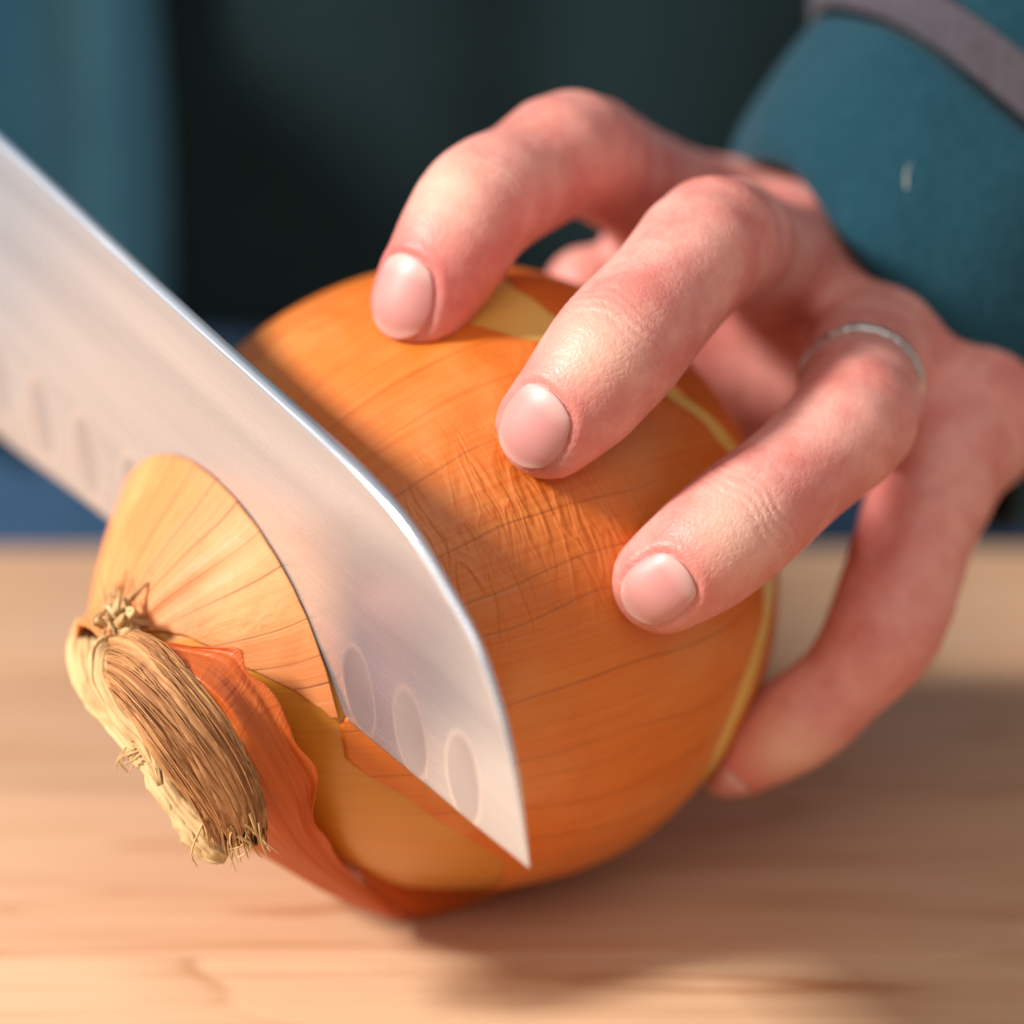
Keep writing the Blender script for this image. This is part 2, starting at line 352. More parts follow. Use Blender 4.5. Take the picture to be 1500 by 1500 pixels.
for i in range(60):
    row = catmull([cl[i], cm[i] + (0 if i > 56 else 0.12) * np.array([0, -1, .2]), cr[i]], FJ)
    for j in range(FJ):
        s = j / (FJ - 1.0)
        k = 0.10 * math.sin(3.1416 * s) * (1 - i / 60.0)
        P[i, j] = row[j] + np.array([0.0, -0.94, 0.34]) * (k * nz((s * 5, i * 0.07, 1.0)) * 2.6 + (0.05 * nz((s * 16, i * 0.09, 4.0)) + 0.14 * math.exp(-(1 - s) / .07)) * min(1.0, (59 - i) / 14.0)) + np.array([0.10, 0.0, 0.05]) * math.exp(-(1 - s) / .05) * nz((i * .16, 0.0, 9.0)) * min(1.0, (59 - i) / 14.0, i / 10.0) * 1.8
        uv[i, j] = (s * 0.10 + 0.02, i / 60.0 * 0.6)
solid_sheet('loose_skin_flap', P, M['flap_skin'], 0.014, onion, uvs=uv.reshape(-1, 2))
# its lower part curls on under the bulb, lying on the board
fa = catmull([(-0.97, -2.03, 0.10), (-0.50, -1.84, 0.06), (0.10, -1.41, 0.06), (0.70, -0.85, 0.08), (1.26, -0.49, 0.20)], 40)
fb = catmull([(-1.59, -3.81, 1.78), (-0.87, -2.46, 0.81), (-0.10, -1.72, 0.50), (0.70, -1.13, 0.39), (1.23, -0.70, 0.39)], 40)
P = np.zeros((40, 14, 3)); uv = np.zeros((40, 14, 2))
for i in range(40):
    for j in range(14):
        s = j / 13.0; p = fa[i] * (1 - s) + fb[i] * s; p = p + np.array([0, 0, -0.12 * math.sin(math.pi * s)])
        p[2] = max(p[2], 0.05); P[i, j] = p; uv[i, j] = (s * .1, i * .01)
solid_sheet('loose_skin', P, M['flap_skin'], 0.03, onion, uvs=uv.reshape(-1, 2))

# ---- dry stalk folded over: a ribbed core, many fibres, papery sheath strips
stalk = catmull([tuple(O + N * 5.5 + U * 0.45), (-4.91, -3.12, 4.56), (-4.69, -4.13, 5.01), (-4.30, -5.03, 5.16), (-3.85, -5.57, 4.85), (-3.42, -5.78, 4.26), (-3.10, -5.82, 3.58), (-3.00, -5.80, 3.04)], 40)
hw = np.interp(np.linspace(0, 1, 40), [0, .1, .25, .45, .75, 1], [.52, .32, .37, .45, .46, .34]); ht = np.interp(np.linspace(0, 1, 40), [0, .3, .8, 1], [.30, .26, .20, .12])
frames = []
for i in range(40):
    tg = stalk[min(i + 1, 39)] - stalk[max(i - 1, 0)]; tg /= np.linalg.norm(tg)
    vw = np.array([0.0, -0.94, 0.342]); vw = vw * 1.0 + np.array([-0.15, 0, 0.1])
    sd = np.cross(tg, vw); sd /= np.linalg.norm(sd); nn = np.cross(sd, tg); frames.append((tg, sd, nn))
dry = empty('dry_stalk'); dry.parent = onion
V = []; tone = []; NS = 132
for i in range(40):
    tg, sd, nn = frames[i]; e_ = max(0.0, (i - 33) / 6.0)
    for j in range(NS):
        a = 2 * math.pi * j / NS; aw = a + 0.5 * (i / 39.0) + 0.25 * nz((i * .12, math.cos(a) * 1.5, math.sin(a) * 1.5))
        r1 = nz((math.cos(aw) * 9, math.sin(aw) * 9, i * .035)); r2 = nz((math.cos(aw) * 24, math.sin(aw) * 24, i * .06)); lo_ = nz((math.cos(aw) * 2.2, math.sin(aw) * 2.2, i * .10))
        rb = 1 + 0.16 * r1 + 0.12 * abs(r2) + 0.22 * lo_
        V.append(stalk[i] + sd * hw[i] * rb * math.cos(a) + nn * ht[i] * rb * math.sin(a) - tg * e_ * .30 * (0.5 + r1 + r2)); tone.append(min(1, max(0, 0.42 + 1.1 * r1 + 0.9 * r2)))
F = [(i * NS + j, i * NS + (j + 1) % NS, (i + 1) * NS + (j + 1) % NS, (i + 1) * NS + j) for i in range(39) for j in range(NS)]
F.append(tuple(39 * NS + j for j in range(NS))); F.append(tuple(range(NS - 1, -1, -1)))
mesh_obj('stalk_core', V, F, M['fibre'], dry, cols={'tone': tone})
def tubes(paths, radii, tones, ns=5):
    V, F, T = [], [], []
    for p, r, tn in zip(paths, radii, tones):
        b = len(V); n = len(p)
        for i in range(n):
            tg = p[min(i + 1, n - 1)] - p[max(i - 1, 0)]; tg = tg / (np.linalg.norm(tg) + 1e-9)
            s = np.cross(tg, (0.3, -0.8, 0.5)); s /= np.linalg.norm(s); q = np.cross(s, tg)
            rr = r * (1 - 0.75 * (i / (n - 1.0)) ** 3)
            for k in range(ns):
                a = 2 * math.pi * k / ns; V.append(p[i] + (s * math.cos(a) + q * math.sin(a)) * rr); T.append(tn)
        for i in range(n - 1):
            for k in range(ns):
                F.append((b + i * ns + k, b + i * ns + (k + 1) % ns, b + (i + 1) * ns + (k + 1) % ns, b + (i + 1) * ns + k))
    return V, F, T
paths, radii, tones = [], [], []
for k in range(85):
    a = random.uniform(-0.25, 1.25) * math.pi; i0 = random.randint(2, 12); i1 = min(39, random.choice([random.randint(22, 34), random.randint(32, 42)])); ext = random.uniform(-.35, 0.22)
    ph = random.uniform(0, 6); p = []; lift = random.uniform(1.00, 1.12); drift = random.uniform(-.28, .28); flare = random.uniform(-.2, 1); tw = random.gauss(.5, .7)
    for i in range(i0, i1 + 1, 2):
        tg, sd, nn = frames[i]; s = (i - i0) / float(i1 - i0); aa = a + drift * s + 0.04 * math.sin(ph + i * .3)
        lf = lift + .16 * nz((k * 3.1, i * .13, 1.0)); aa += .35 * (s - .4) * tw; p.append(stalk[i] + sd * hw[i] * lf * math.cos(aa + .10 * nz((k * 1.7, i * .12, 4.0))) + nn * ht[i] * lf * math.sin(aa) + nn * 0.10 * s * s * flare + tg * ext * s)
    if len(p) > 3: paths.append(p); radii.append(random.choice([random.uniform(.007, .014), random.uniform(.014, .026)])); tones.append(random.uniform(0, 1) ** 1.1)
V, F, T = tubes(paths, radii, tones)
o = mesh_obj('stalk_fibres', V, F, M['fibre'], dry, cols={'tone': T}); o['kind'] = 'stuff'
def ribbon(name, centre, width, side, n=30, m=22, ragk=0.1, tn=0.6, seed=0, curl=0.12):
    c = catmull(centre, n); P = np.zeros((n, m, 3)); T = []
    for i in range(n):
        tg = c[min(i + 1, n - 1)] - c[max(i - 1, 0)]; tg /= np.linalg.norm(tg)
        sd = np.cross(tg, side); sd /= np.linalg.norm(sd); nn = np.cross(sd, tg); w = np.interp(i / (n - 1.0), [0, .2, .75, 1], width)
        for j in range(m):
            s = j / (m - 1.0) * 2 - 1
            e = 1 + ragk * nz((i * .4, s * 2, seed)) * 2
            P[i, j] = c[i] + sd * w * s * e + nn * (curl * (1 - s * s) * w * 1.5 + 0.05 * nz((i * .3, s * 3, seed + 5)) + 0.018 * math.sin(s * 17 + nz((i * .15, s, seed)) * 4))
            T.append(tn + .5 * nz((s * 4, i * .06, seed)))
    o = mesh_obj(name, P.reshape(-1, 3), grid_faces(n, m), M['papery'], dry, cols={'tone': T})
    md = o.modifiers.new('thickness', 'SOLIDIFY'); md.thickness = 0.02 * CM; md.offset = 0
    return o
sv = np.array([-0.1, -0.94, 0.3]); cxd = (np.array([1.0, 0, 0]), np.array([0, .34, .94]))
ribbon('papery_sheath', [(-5.29, -2.62, 5.04), (-5.31, -3.34, 4.82), (-5.06, -4.09, 4.52), (-4.61, -4.71, 4.28), (-4.21, -5.16, 3.93), (-3.86, -5.44, 3.45)], [.18, .26, .22, .05], sv, seed=1, tn=.8)
ribbon('papery_sheath', [(-4.73, -3.93, 5.26), (-4.94, -4.27, 5.20), (-4.92, -4.60, 4.89), (-4.62, -4.94, 4.53), (-4.28, -5.25, 4.27), (-4.08, -5.62, 3.84)], [.10, .17, .16, .04], sv, seed=2, tn=.7)
ribbon('papery_sheath', [(-4.41, -4.86, 4.15), (-4.06, -5.34, 3.71), (-3.69, -5.61, 3.28), (-3.42, -5.71, 3.00), (-3.20, -5.66, 2.84)], [.10, .20, .24, .15], sv, seed=3, tn=.9, ragk=.3)
ribbon('papery_sheath', [(-4.22, -4.79, 3.77), (-3.94, -5.04, 3.38), (-3.63, -5.26, 3.05), (-3.37, -5.43, 2.89)], [.10, .16, .20, .10], sv, seed=4, tn=1.0, ragk=.4)
ctr = np.array((-4.72, -3.99, 5.39))
for k in range(16):
    a0 = random.uniform(-.3, 3.5); L = random.uniform(.22, .5)
    d0 = np.array(cxd[0]) * math.cos(a0) + np.array(cxd[1]) * math.sin(a0)
    p0 = ctr + d0 * random.uniform(-.05, .25) + np.array([0, random.uniform(-.25, .2), 0]); p1 = p0 + d0 * L * .5 + np.array([random.uniform(-.1, .1), -.12, .05]); p2 = p0 + d0 * L + np.array([random.uniform(-.2, .2), random.uniform(0, .3), random.uniform(-.25, .05)])
    ribbon('dry_shred', [p0, (p0 + p1) / 2, p1, p2], [.04, .07, .045, .006], sv, n=14, m=5, seed=20 + k, tn=random.uniform(.2, .9), ragk=.3, curl=.35)
paths, radii, tones = [], [], []
base_pts = [((-4.69, -4.04, 5.26), (-4.61, -3.16, 5.91)), ((-4.78, -4.00, 5.34), (-4.90, -3.10, 5.79)), ((-4.44, -5.06, 4.19), (-4.57, -4.97, 3.85)), ((-3.51, -5.62, 3.24), (-3.59, -5.66, 2.84)), ((-3.07, -5.99, 3.41), (-3.04, -5.87, 2.84)), ((-2.84, -5.99, 3.41), (-2.66, -5.84, 2.92))]
for A, B in base_pts:
    for k in range(9):
        a = np.array(A) + rng.normal(0, .09, 3); b = np.array(B) + rng.normal(0, .11, 3); mdl = (a + b) / 2 + rng.normal(0, .06, 3)
        paths.append(list(catmull([a, mdl, b], 8))); radii.append(random.uniform(.010, .022)); tones.append(random.uniform(.2, 1))
V, F, T = tubes(paths, radii, tones)
o = mesh_obj('frayed_fibres', V, F, M['papery'], dry, cols={'tone': T}); o['kind'] = 'stuff'

# ------------------------------------------------------------------ knife
knife = empty('kitchen_knife')
tag(knife, 'broad steel kitchen knife with oval hollows in its blade, cutting into the onion', 'knife')
spine = np.array([(-16.0, 5.6), (-12.0, 5.62), (-6.24, 5.67), (-1.47, 5.47), (2.44, 5.36), (3.76, 5.28), (4.72, 5.09), (5.50, 4.70), (6.26, 4.20), (6.79, 3.49), (7.10, 2.73), (7.33, 1.81), (7.41, 1.43)])
edge = np.array([(-16.0, -0.35), (-12.0, -0.2), (-7.16, 0.05), (-3.83, 0.45), (2.55, 0.95), (4.61, 1.12), (6.24, 1.26), (7.41, 1.39)])
tipa = edge[-1, 0]
sa = catmull(spine, 300); ea = catmull(edge, 300)
# columns follow the spine; each runs down to a point of the edge line, crowding towards the tip
ncol, nrow = 530, 90
ua = np.concatenate([np.concatenate([np.linspace(-16, -7.5, 60, endpoint=False), np.linspace(-7.5, 4.4, 300, endpoint=False)]), 4.4 + (tipa - 4.4) * (1 - (1 - np.linspace(0, 1, 170)) ** 1.7)])
sb = np.interp(ua, sa[:, 0], sa[:, 1]); eb = np.interp(ua, ea[:, 0], ea[:, 1])
vs = np.concatenate([[0, .012, .03], np.linspace(.05, .955, nrow - 7), [.97, .982, .992, 1.0]])
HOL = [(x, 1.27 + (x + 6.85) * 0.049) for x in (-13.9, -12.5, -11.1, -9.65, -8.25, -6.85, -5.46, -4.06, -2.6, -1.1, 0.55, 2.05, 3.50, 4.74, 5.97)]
def blade_side(sign):
    P = np.zeros((ncol, nrow, 3)); uv = np.zeros((ncol, nrow, 2)); hol = np.zeros((ncol, nrow)); rm = np.zeros((ncol, nrow))
    for i in range(ncol):
        h = max(sb[i] - eb[i], 1e-3)
        for j, v in enumerate(vs):
            a, b = ua[i], eb[i] + h * v
            half = 0.012 + 0.088 * min(1.0, (b - eb[i]) / 1.0) ** 0.8 * min(1.0, 0.35 + (tipa - a) / 6.0)
            if b - eb[i] < 0.10: half = 0.004 + (half - 0.004) * (b - eb[i]) / 0.10
            ds = (sb[i] - b) * (0.35 if a > 6.5 else 0.7 if a > 5 else 1.0)
            if ds < 0.06: half *= 0.72 + 0.28 * math.sqrt(max(0, 1 - ((0.06 - ds) / 0.06) ** 2))
            dip = 0.0; rr_ = 0.0
            for hx, hy in HOL:
                if abs(a - hx) < 0.7:
                    q = ((a - hx) / 0.38) ** 2 + ((b - hy) / 0.72) ** 2
                    if q < 1.5: dip = max(dip, max(0.0, 1.0 - q)); rr_ = max(rr_, math.exp(-((math.sqrt(q) - 1.03) / 0.055) ** 2))
            hol[i, j] = min(1.0, dip * 8); rm[i, j] = rr_; half2 = half - 0.034 * dip * min(1, half / 0.08)
            P[i, j] = O + N * (4.0 + sign * half2) + E * a + U * b; uv[i, j] = (a / 10, b / 10)
    return P, uv, hol.ravel(), rm.ravel()
Pf, uf, hf_, rf_ = blade_side(1); Pb, ub, hb_, rb_ = blade_side(-1)
V = np.vstack([Pf.reshape(-1, 3), Pb.reshape(-1, 3)]); nV = ncol * nrow
F = [tuple(reversed(f)) for f in grid_faces(ncol, nrow)] + [tuple(x + nV for x in f) for f in grid_faces(ncol, nrow)]
for i in range(ncol - 1):
    F.append((i * nrow + nrow - 1, nV + i * nrow + nrow - 1, nV + (i + 1) * nrow + nrow - 1, (i + 1) * nrow + nrow - 1))
    F.append((i * nrow, (i + 1) * nrow, nV + (i + 1) * nrow, nV + i * nrow))
for j in range(nrow - 1):
    F.append((j, nV + j, nV + j + 1, j + 1)); k = (ncol - 1) * nrow
    F.append((k + j, k + j + 1, nV + k + j + 1, nV + k + j))
bl = mesh_obj('blade', V, F, M['steel'], knife, uvs=np.vstack([uf.reshape(-1, 2), ub.reshape(-1, 2)]), cols={'hollow': np.concatenate([hf_, hb_]), 'rim_glint': np.concatenate([rf_, rb_])})
bl.data.validate(); 
# handle beyond the left border of the picture
hV, hF = [], []
for i, a in enumerate(np.linspace(-15.9, -28, 24)):
    s = (i / 23.0); hh = 1.35 + 0.2 * math.sin(s * 6.0) - .1 * s; tt = 0.95 + 0.15 * math.sin(s * 3.1)
    for j in range(20):
        g = 2 * math.pi * j / 20
        hV.append(O + N * (4 + tt * math.cos(g)) + E * a + U * (3.9 + hh * math.sin(g)))
hF = [(i * 20 + j, i * 20 + (j + 1) % 20, (i + 1) * 20 + (j + 1) % 20, (i + 1) * 20 + j) for i in range(23) for j in range(20)]
hF += [tuple(range(19, -1, -1)), tuple(23 * 20 + j for j in range(20))]
mesh_obj('handle', hV, hF, M['handle'], knife)

# ------------------------------------------------------------------ hand
FING = {
 'index':  dict(pts=[(3.33, 4.49, 8.81), (2.33, 2.96, 9.87), (1.47, 1.25, 10.71), (0.77, 0.25, 10.59), (0.15, -0.65, 10.46), (-0.30, -1.27, 9.94), (-0.69, -1.56, 9.29)], r=[.98, .83, .88, .80, .84, .74, .62],
                nail=((-0.82, -2.14, 9.60), (-0.50, -0.77, 0.39))),
 'middle': dict(pts=[(4.92, 3.04, 8.33), (4.14, 1.04, 9.26), (3.40, -1.02, 10.03), (2.69, -2.23, 9.64), (2.00, -3.16, 9.14), (1.51, -3.54, 8.65), (1.08, -3.61, 8.19)], r=[1.0, .83, .89, .83, .88, .76, .64],
                nail=((1.02, -4.27, 8.43), (-0.22, -0.83, 0.49))),
 'ring':   dict(pts=[(6.17, 2.28, 7.71), (5.65, 0.10, 7.84), (5.35, -1.95, 7.76), (4.54, -2.96, 7.33), (3.69, -3.67, 6.85), (3.16, -4.00, 6.51), (2.65, -4.04, 6.13)], r=[1.02, .81, .86, .77, .82, .75, .65],
                nail=((2.65, -4.72, 6.30), (0.02, -0.95, 0.32))),
 'little': dict(pts=[(7.27, 1.18, 6.71), (6.49, -0.31, 5.56), (5.97, -1.26, 4.40), (5.40, -1.53, 3.66), (4.78, -1.54, 3.06), (4.26, -1.39, 2.59), (3.80, -1.20, 2.22)], r=[1.0, .84, .82, .64, .67, .57, .47],
                nail=((3.88, -1.80, 2.34), (0.10, -0.98, -0.18))),
 'thumb':  dict(pts=[(6.87, 5.03, 5.33), (4.91, 4.92, 5.88), (3.69, 4.60, 6.76), (2.71, 4.21, 7.44), (1.75, 3.74, 7.91)], r=[1.3, 1.0, .88, .82, .66], nail=None),
}
PALM = [((3.34, 4.54, 8.66), (7.88, 8.40, 8.44), .92, 1.15), ((4.95, 3.30, 8.15), (7.94, 8.28, 9.28), .98, 1.35), ((6.25, 2.61, 7.44), (8.55, 8.89, 8.60), .98, 1.3),
        ((7.23, 1.82, 6.43), (8.97, 8.87, 7.97), .98, 1.25), ((6.35, 2.72, 7.73), (7.45, 2.01, 6.67), 1.0, 1.0), ((6.88, 2.22, 7.24), (8.80, 8.95, 8.18), 1.0, 1.2), ((5.21, 4.02, 8.10), (6.55, 3.10, 7.61), .90, .95), ((5.80, 4.21, 6.28), (8.30, 7.94, 7.76), 1.2, 1.4), ((4.33, 4.69, 7.01), (7.66, 8.40, 8.44), 1.0, 1.3)]
wrist0 = np.array((8.28, 8.13, 8.86)); arm_dir = np.array([0.58, 0.41, 0.70]); arm_dir /= np.linalg.norm(arm_dir)
VOX = 0.055
lo = np.array([1e9] * 3); hi = -lo
for f in FING.values():
    for p in f['pts']: lo = np.minimum(lo, p); hi = np.maximum(hi, p)
for a, b, _, _ in PALM: lo = np.minimum(lo, np.minimum(a, b)); hi = np.maximum(hi, np.maximum(a, b))
hi = np.maximum(hi, wrist0 + arm_dir * 5)
lo -= 2.0; hi += 2.0
dims = np.ceil((hi - lo) / VOX).astype(int)
ax = [lo[k] + VOX * np.arange(dims[k]) for k in range(3)]
def sub(a, b, m):
    l = np.minimum(a, b) - m; h = np.maximum(a, b) + m
    i0 = np.clip(((l - lo) / VOX).astype(int), 0, dims - 1); i1 = np.clip(((h - lo) / VOX).astype(int) + 1, 1, dims)
    return tuple(slice(i0[k], i1[k]) for k in range(3))
def smin(a, b, k):
    h = np.maximum(k - np.abs(a - b), 0) / k
    return np.minimum(a, b) - h * h * k * 0.25
def add_cap(D, a, b, ra, rb, k):
    a = np.array(a); b = np.array(b); sl = sub(a, b, max(ra, rb) + 1.0)
    X = ax[0][sl[0]][:, None, None]; Y = ax[1][sl[1]][None, :, None]; Z = ax[2][sl[2]][None, None, :]
    ab = b - a; L2 = ab @ ab + 1e-9
    t = np.clip(((X - a[0]) * ab[0] + (Y - a[1]) * ab[1] + (Z - a[2]) * ab[2]) / L2, 0, 1)
    d = np.sqrt((X - a[0] - t * ab[0]) ** 2 + (Y - a[1] - t * ab[1]) ** 2 + (Z - a[2] - t * ab[2]) ** 2) - (ra + (rb - ra) * t)
    D[sl] = smin(D[sl], d, k)
def field(): return np.full(dims, 3.0, dtype=np.float64)
D = field()
for a, b, ra, rb in PALM: add_cap(D, a, b, ra, rb, 1.25)
add_cap(D, wrist0, wrist0 + arm_dir * 5, 2.0, 2.2, 1.0)
for nm in ('thumb', 'index', 'middle', 'ring', 'little'):
    f = FING[nm]; Df = field(); p = catmull(f['pts'], 3 * (len(f['pts']) - 1) + 1); rr = catmull([(x, x) for x in f['r']], len(p))[:, 0]
    for i in range(len(p) - 1): add_cap(Df, p[i], p[i + 1], rr[i], rr[i + 1], 0.12)
    # fleshy pad on the palm side of the fingertip
    if f['nail']:
        q = np.array(f['pts'][-1]); dn = np.array(f['nail'][1]); dn /= np.linalg.norm(dn); q1 = np.array(f['pts'][-2])
        add_cap(Df, q - dn * .12, q1 - dn * .16, f['r'][-1] * .93, f['r'][-2] * .93, 0.3)
    D = smin(D, Df, 0.55 if nm != 'thumb' else 0.8)
# where fingertips press on the onion the flesh gives way
X = ax[0][:, None, None] - O[0]; Y = ax[1][None, :, None] - O[1]; Z = ax[2][None, None, :] - O[2]
tt = X * N[0] + Y * N[1] + Z * N[2]; rad = np.sqrt(np.maximum(X * X + Y * Y + Z * Z - tt * tt, 0))
D = np.maximum(D, -(rad - np.interp(tt, _c[:, 0], _c[:, 1], left=-9, right=-9) - 0.0) * 0.9)
import openvdb
g = openvdb.FloatGrid(background=3.0); g.copyFromArray(D.astype(np.float32))
pv, pt_, pq = g.convertToPolygons(isovalue=0.0, adaptivity=0.0)
hv = np.array(pv, dtype=np.float64) * VOX + lo
faces = [tuple(reversed(q)) for q in pq] + [tuple(reversed(q)) for q in pt_]
def sdf(p):
    q = (np.asarray(p) - lo) / VOX; i = np.clip(np.floor(q).astype(int), 0, dims - 2); f = np.clip(q - i, 0, 1)
    r = 0
    for a in (0, 1):
        for b in (0, 1):
            for c in (0, 1):
                r = r + D[i[..., 0] + a, i[..., 1] + b, i[..., 2] + c] * (f[..., 0] if a else 1 - f[..., 0]) * (f[..., 1] if b else 1 - f[..., 1]) * (f[..., 2] if c else 1 - f[..., 2])
    return r
def grad(p, h=0.09):
    G = np.stack([sdf(p + np.eye(3)[k] * h) - sdf(p - np.eye(3)[k] * h) for k in range(3)], -1)
    return G / (np.linalg.norm(G, axis=-1, keepdims=True) + 1e-9)
hn = grad(hv)
# keep the largest piece orientation consistent with the gradient
f0 = np.array([f for f in faces[:3000] if len(f) == 4]); nf = np.cross(hv[f0[:, 1]] - hv[f0[:, 0]], hv[f0[:, 2]] - hv[f0[:, 0]])
if (np.sum(nf * hn[f0[:, 0]], axis=1)).mean() < 0: faces = [tuple(reversed(f)) for f in faces]
disp = np.zeros(len(hv)); flush = np.zeros(len(hv)); pale = np.zeros(len(hv))
NAILW = {'index': (.50, .58), 'middle': (.50, .58), 'ring': (.45, .54), 'little': (.34, .38)}
nails = {}
for nm in ('index', 'middle', 'ring', 'little'):
    f = FING[nm]; pts = np.array(f['pts']); c, dn = np.array(f['nail'][0]), np.array(f['nail'][1])
    axd = pts[-1] - pts[-3]; axd /= np.linalg.norm(axd); dn = dn - axd * (dn @ axd); dn /= np.linalg.norm(dn); sd = np.cross(axd, dn)
    tl = math.radians(22); dn, axd = dn * math.cos(tl) + axd * math.sin(tl), axd * math.cos(tl) - dn * math.sin(tl)
    c = pts[-1] + dn * f['r'][-1] - axd * 0.02
    nails[nm] = (c, axd, sd, dn)
    w_, l_ = NAILW[nm]
    rel = hv - c; u_ = rel @ sd / w_; v_ = rel @ axd / l_; near = (np.linalg.norm(rel, axis=1) < 1.6) & (hn @ dn > 0.05)
    rho = (np.abs(u_) ** 2.6 + np.abs(v_) ** 2.6) ** (1 / 2.6)
    fold = (v_ < 0.75)
    disp += np.where(near & fold, -0.040 * np.exp(-((rho - 1.0) / .09) ** 2) + 0.026 * np.exp(-((rho - 1.22) / .14) ** 2), 0)
    disp += np.where(near & ~fold, -0.02 * np.exp(-((rho - 0.95) / .12) ** 2), 0)
    # colour: red round the nail folds and down the finger sides, pale pressed joints
    sidef = np.exp(-((hv - (c - axd * .55 + sd * 0.0)) ** 2).sum(1) / 0.55)
    flush = np.maximum(flush, 0.95 * sidef * (rho > 1.0))
    dip, pip, mcp = pts[4], pts[2], pts[0]
    for jn, amp, rr in ((dip, 1.0, .50), (pip, .35, .6)):
        top = jn + dn * f['r'][4] * .9
        pale = np.maximum(pale, amp * np.exp(-((hv - top) ** 2).sum(1) / rr) * np.clip(hn @ dn, 0, 1))
    pale = np.maximum(pale, 0.7 * np.exp(-((hv - (pts[-1] + axd * .55)) ** 2).sum(1) / .10))
    for jn, ax1, amp, offs in ((dip, pts[5] - pts[3], .030, (-.22, -.08, .06, .2)), (pip, pts[3] - pts[1], .028, (-.22, -.12, -.02, .10, .2))):
        a1 = ax1 / np.linalg.norm(ax1); rel = hv - jn; s = rel @ a1; d2 = np.linalg.norm(rel, axis=1)
        wob = 0.05 * np.sin(rel @ sd * 7.0 + s * 3)
        m = (d2 < 1.35) * np.clip(hn @ dn + .15, 0, 1) * np.exp(-(s / .5) ** 2)
        for q in offs: disp += -amp * m * np.exp(-((s + wob - q) / .022) ** 2)
        mid = (jn is pip)
        flush = np.maximum(flush, (.30 if mid else .10) * np.exp(-(d2 / 1.0) ** 2))
# finger undersides are redder flesh
for nm in ('index', 'middle', 'ring', 'little'):
    pts = np.array(FING[nm]['pts']); q = pts[-1] - np.array(nails[nm][3]) * .55
    flush = np.maximum(flush, .5 * np.exp(-((hv - q) ** 2).sum(1) / .5))
# knuckle and tendon relief on the back of the hand
for a, b, _, _ in PALM[:4]:
    a = np.array(a); b = np.array(b); ab = (b - a) / np.linalg.norm(b - a); rel = hv - a; s = rel @ ab
    perp = np.linalg.norm(np.cross(rel, ab), axis=1)
    flush = np.maximum(flush, .25 * np.exp(-((s) / .9) ** 2) * (perp < 1.6))
for a, b, _, _ in PALM[:4]:
    a = np.array(a); b = np.array(b); ab = (b - a) / np.linalg.norm(b - a); rel = hv - a; s = rel @ ab
    perp = rel - s[:, None] * ab; back = np.array([-.1, -.6, .8]); lat = np.cross(ab, back); lat /= np.linalg.norm(lat)
    m = (s > -.6) & (hn @ back > 0.1)
    disp += np.where(m, 0.07 * np.exp(-((perp @ lat) / .22) ** 2) * np.clip((s + .6) / 1.2, 0, 1), 0)
hv = hv + hn * disp[:, None]
person = empty('person'); person.location = (0, 0, 0)
tag(person, 'person in teal sweatshirt over dark top and navy jeans, left hand holding the onion', 'person')
mesh_obj('hand', hv, faces, M['skin'], person, cols={'flush': np.clip(flush, 0, 1), 'pale': np.clip(pale, 0, 1)})
for nm in ('index', 'middle', 'ring', 'little'):
    c, axd, sd, dn = nails[nm]; w_, l_ = NAILW[nm]; nu, nv = 21, 25
    P = np.zeros((nu, nv, 3)); uv = np.zeros((nu, nv, 2))
    for i in range(nu):
        for j in range(nv):
            x = i / (nu - 1.0) * 2 - 1; y = j / (nv - 1.0) * 2 - 1
            # square to rounded-square
            e = 0.42; X_ = x * math.sqrt(1 - e * y * y); Y_ = y * math.sqrt(1 - (e if y < 0 else .55) * x * x)
            p = c + sd * X_ * w_ + axd * (Y_ * l_) + dn * 0.5
            for _ in range(14): p = p - dn * max(-.3, min(.3, float(sdf(p)))) * (0.9)
            P[i, j] = p; uv[i, j] = (x * .5 + .5, y * .5 + .5)
    # smooth the laid-down nail into a plate, then lift it just clear of the skin
    for _ in range(10): P[1:-1, 1:-1] = (P[:-2, 1:-1] + P[2:, 1:-1] + P[1:-1, :-2] + P[1:-1, 2:]) / 4
    for i in range(nu):
        for j in range(nv):
            x = i / (nu - 1.0) * 2 - 1; y = j / (nv - 1.0) * 2 - 1
            k = max(abs(x), abs(y) if y < 0 else 0); P[i, j] = P[i, j] + dn * (0.022 - 0.045 * k ** 6 + (0.010 if y > .9 else 0))
    o = solid_sheet('nail', P, M['nail'], 0.03, person, uvs=uv.reshape(-1, 2))
    s_ = o.modifiers.new('smooth', 'SUBSURF'); s_.levels = 1; s_.render_levels = 1

# ---- wedding ring
rc = np.array((5.64, -0.73, 7.76)); rp = np.array(FING['ring']['pts']); ra = rp[1] - rp[2]; ra /= np.linalg.norm(ra)
s1 = np.cross(ra, (0, 0, 1)); s1 /= np.linalg.norm(s1); s2 = np.cross(s1, ra)
tt_ = ((rc - rp[2]) @ ra); rc = rp[2] + ra * tt_
V, F = [], []
for i in range(120):
    a = 2 * math.pi * i / 120; dr = s1 * math.cos(a) + s2 * math.sin(a)
    rr0 = 0.5
    while rr0 < 0.88 and float(sdf(rc + dr * rr0)) < 0: rr0 += 0.01
    for j in range(12):
        b = 2 * math.pi * j / 12; tw = 1 + 0.12 * math.sin(a * 26 + b * 2)
        V.append(rc + dr * (rr0 + 0.014 + 0.048 * math.cos(b) * tw) + ra * 0.09 * math.sin(b) * tw)
F = [(i * 12 + j, i * 12 + (j + 1) % 12, ((i + 1) % 120) * 12 + (j + 1) % 12, ((i + 1) % 120) * 12 + j) for i in range(120) for j in range(12)]
tag(mesh_obj('finger_ring', V, F, M['silver']), 'thin silver twisted band worn on the ring finger', 'ring')

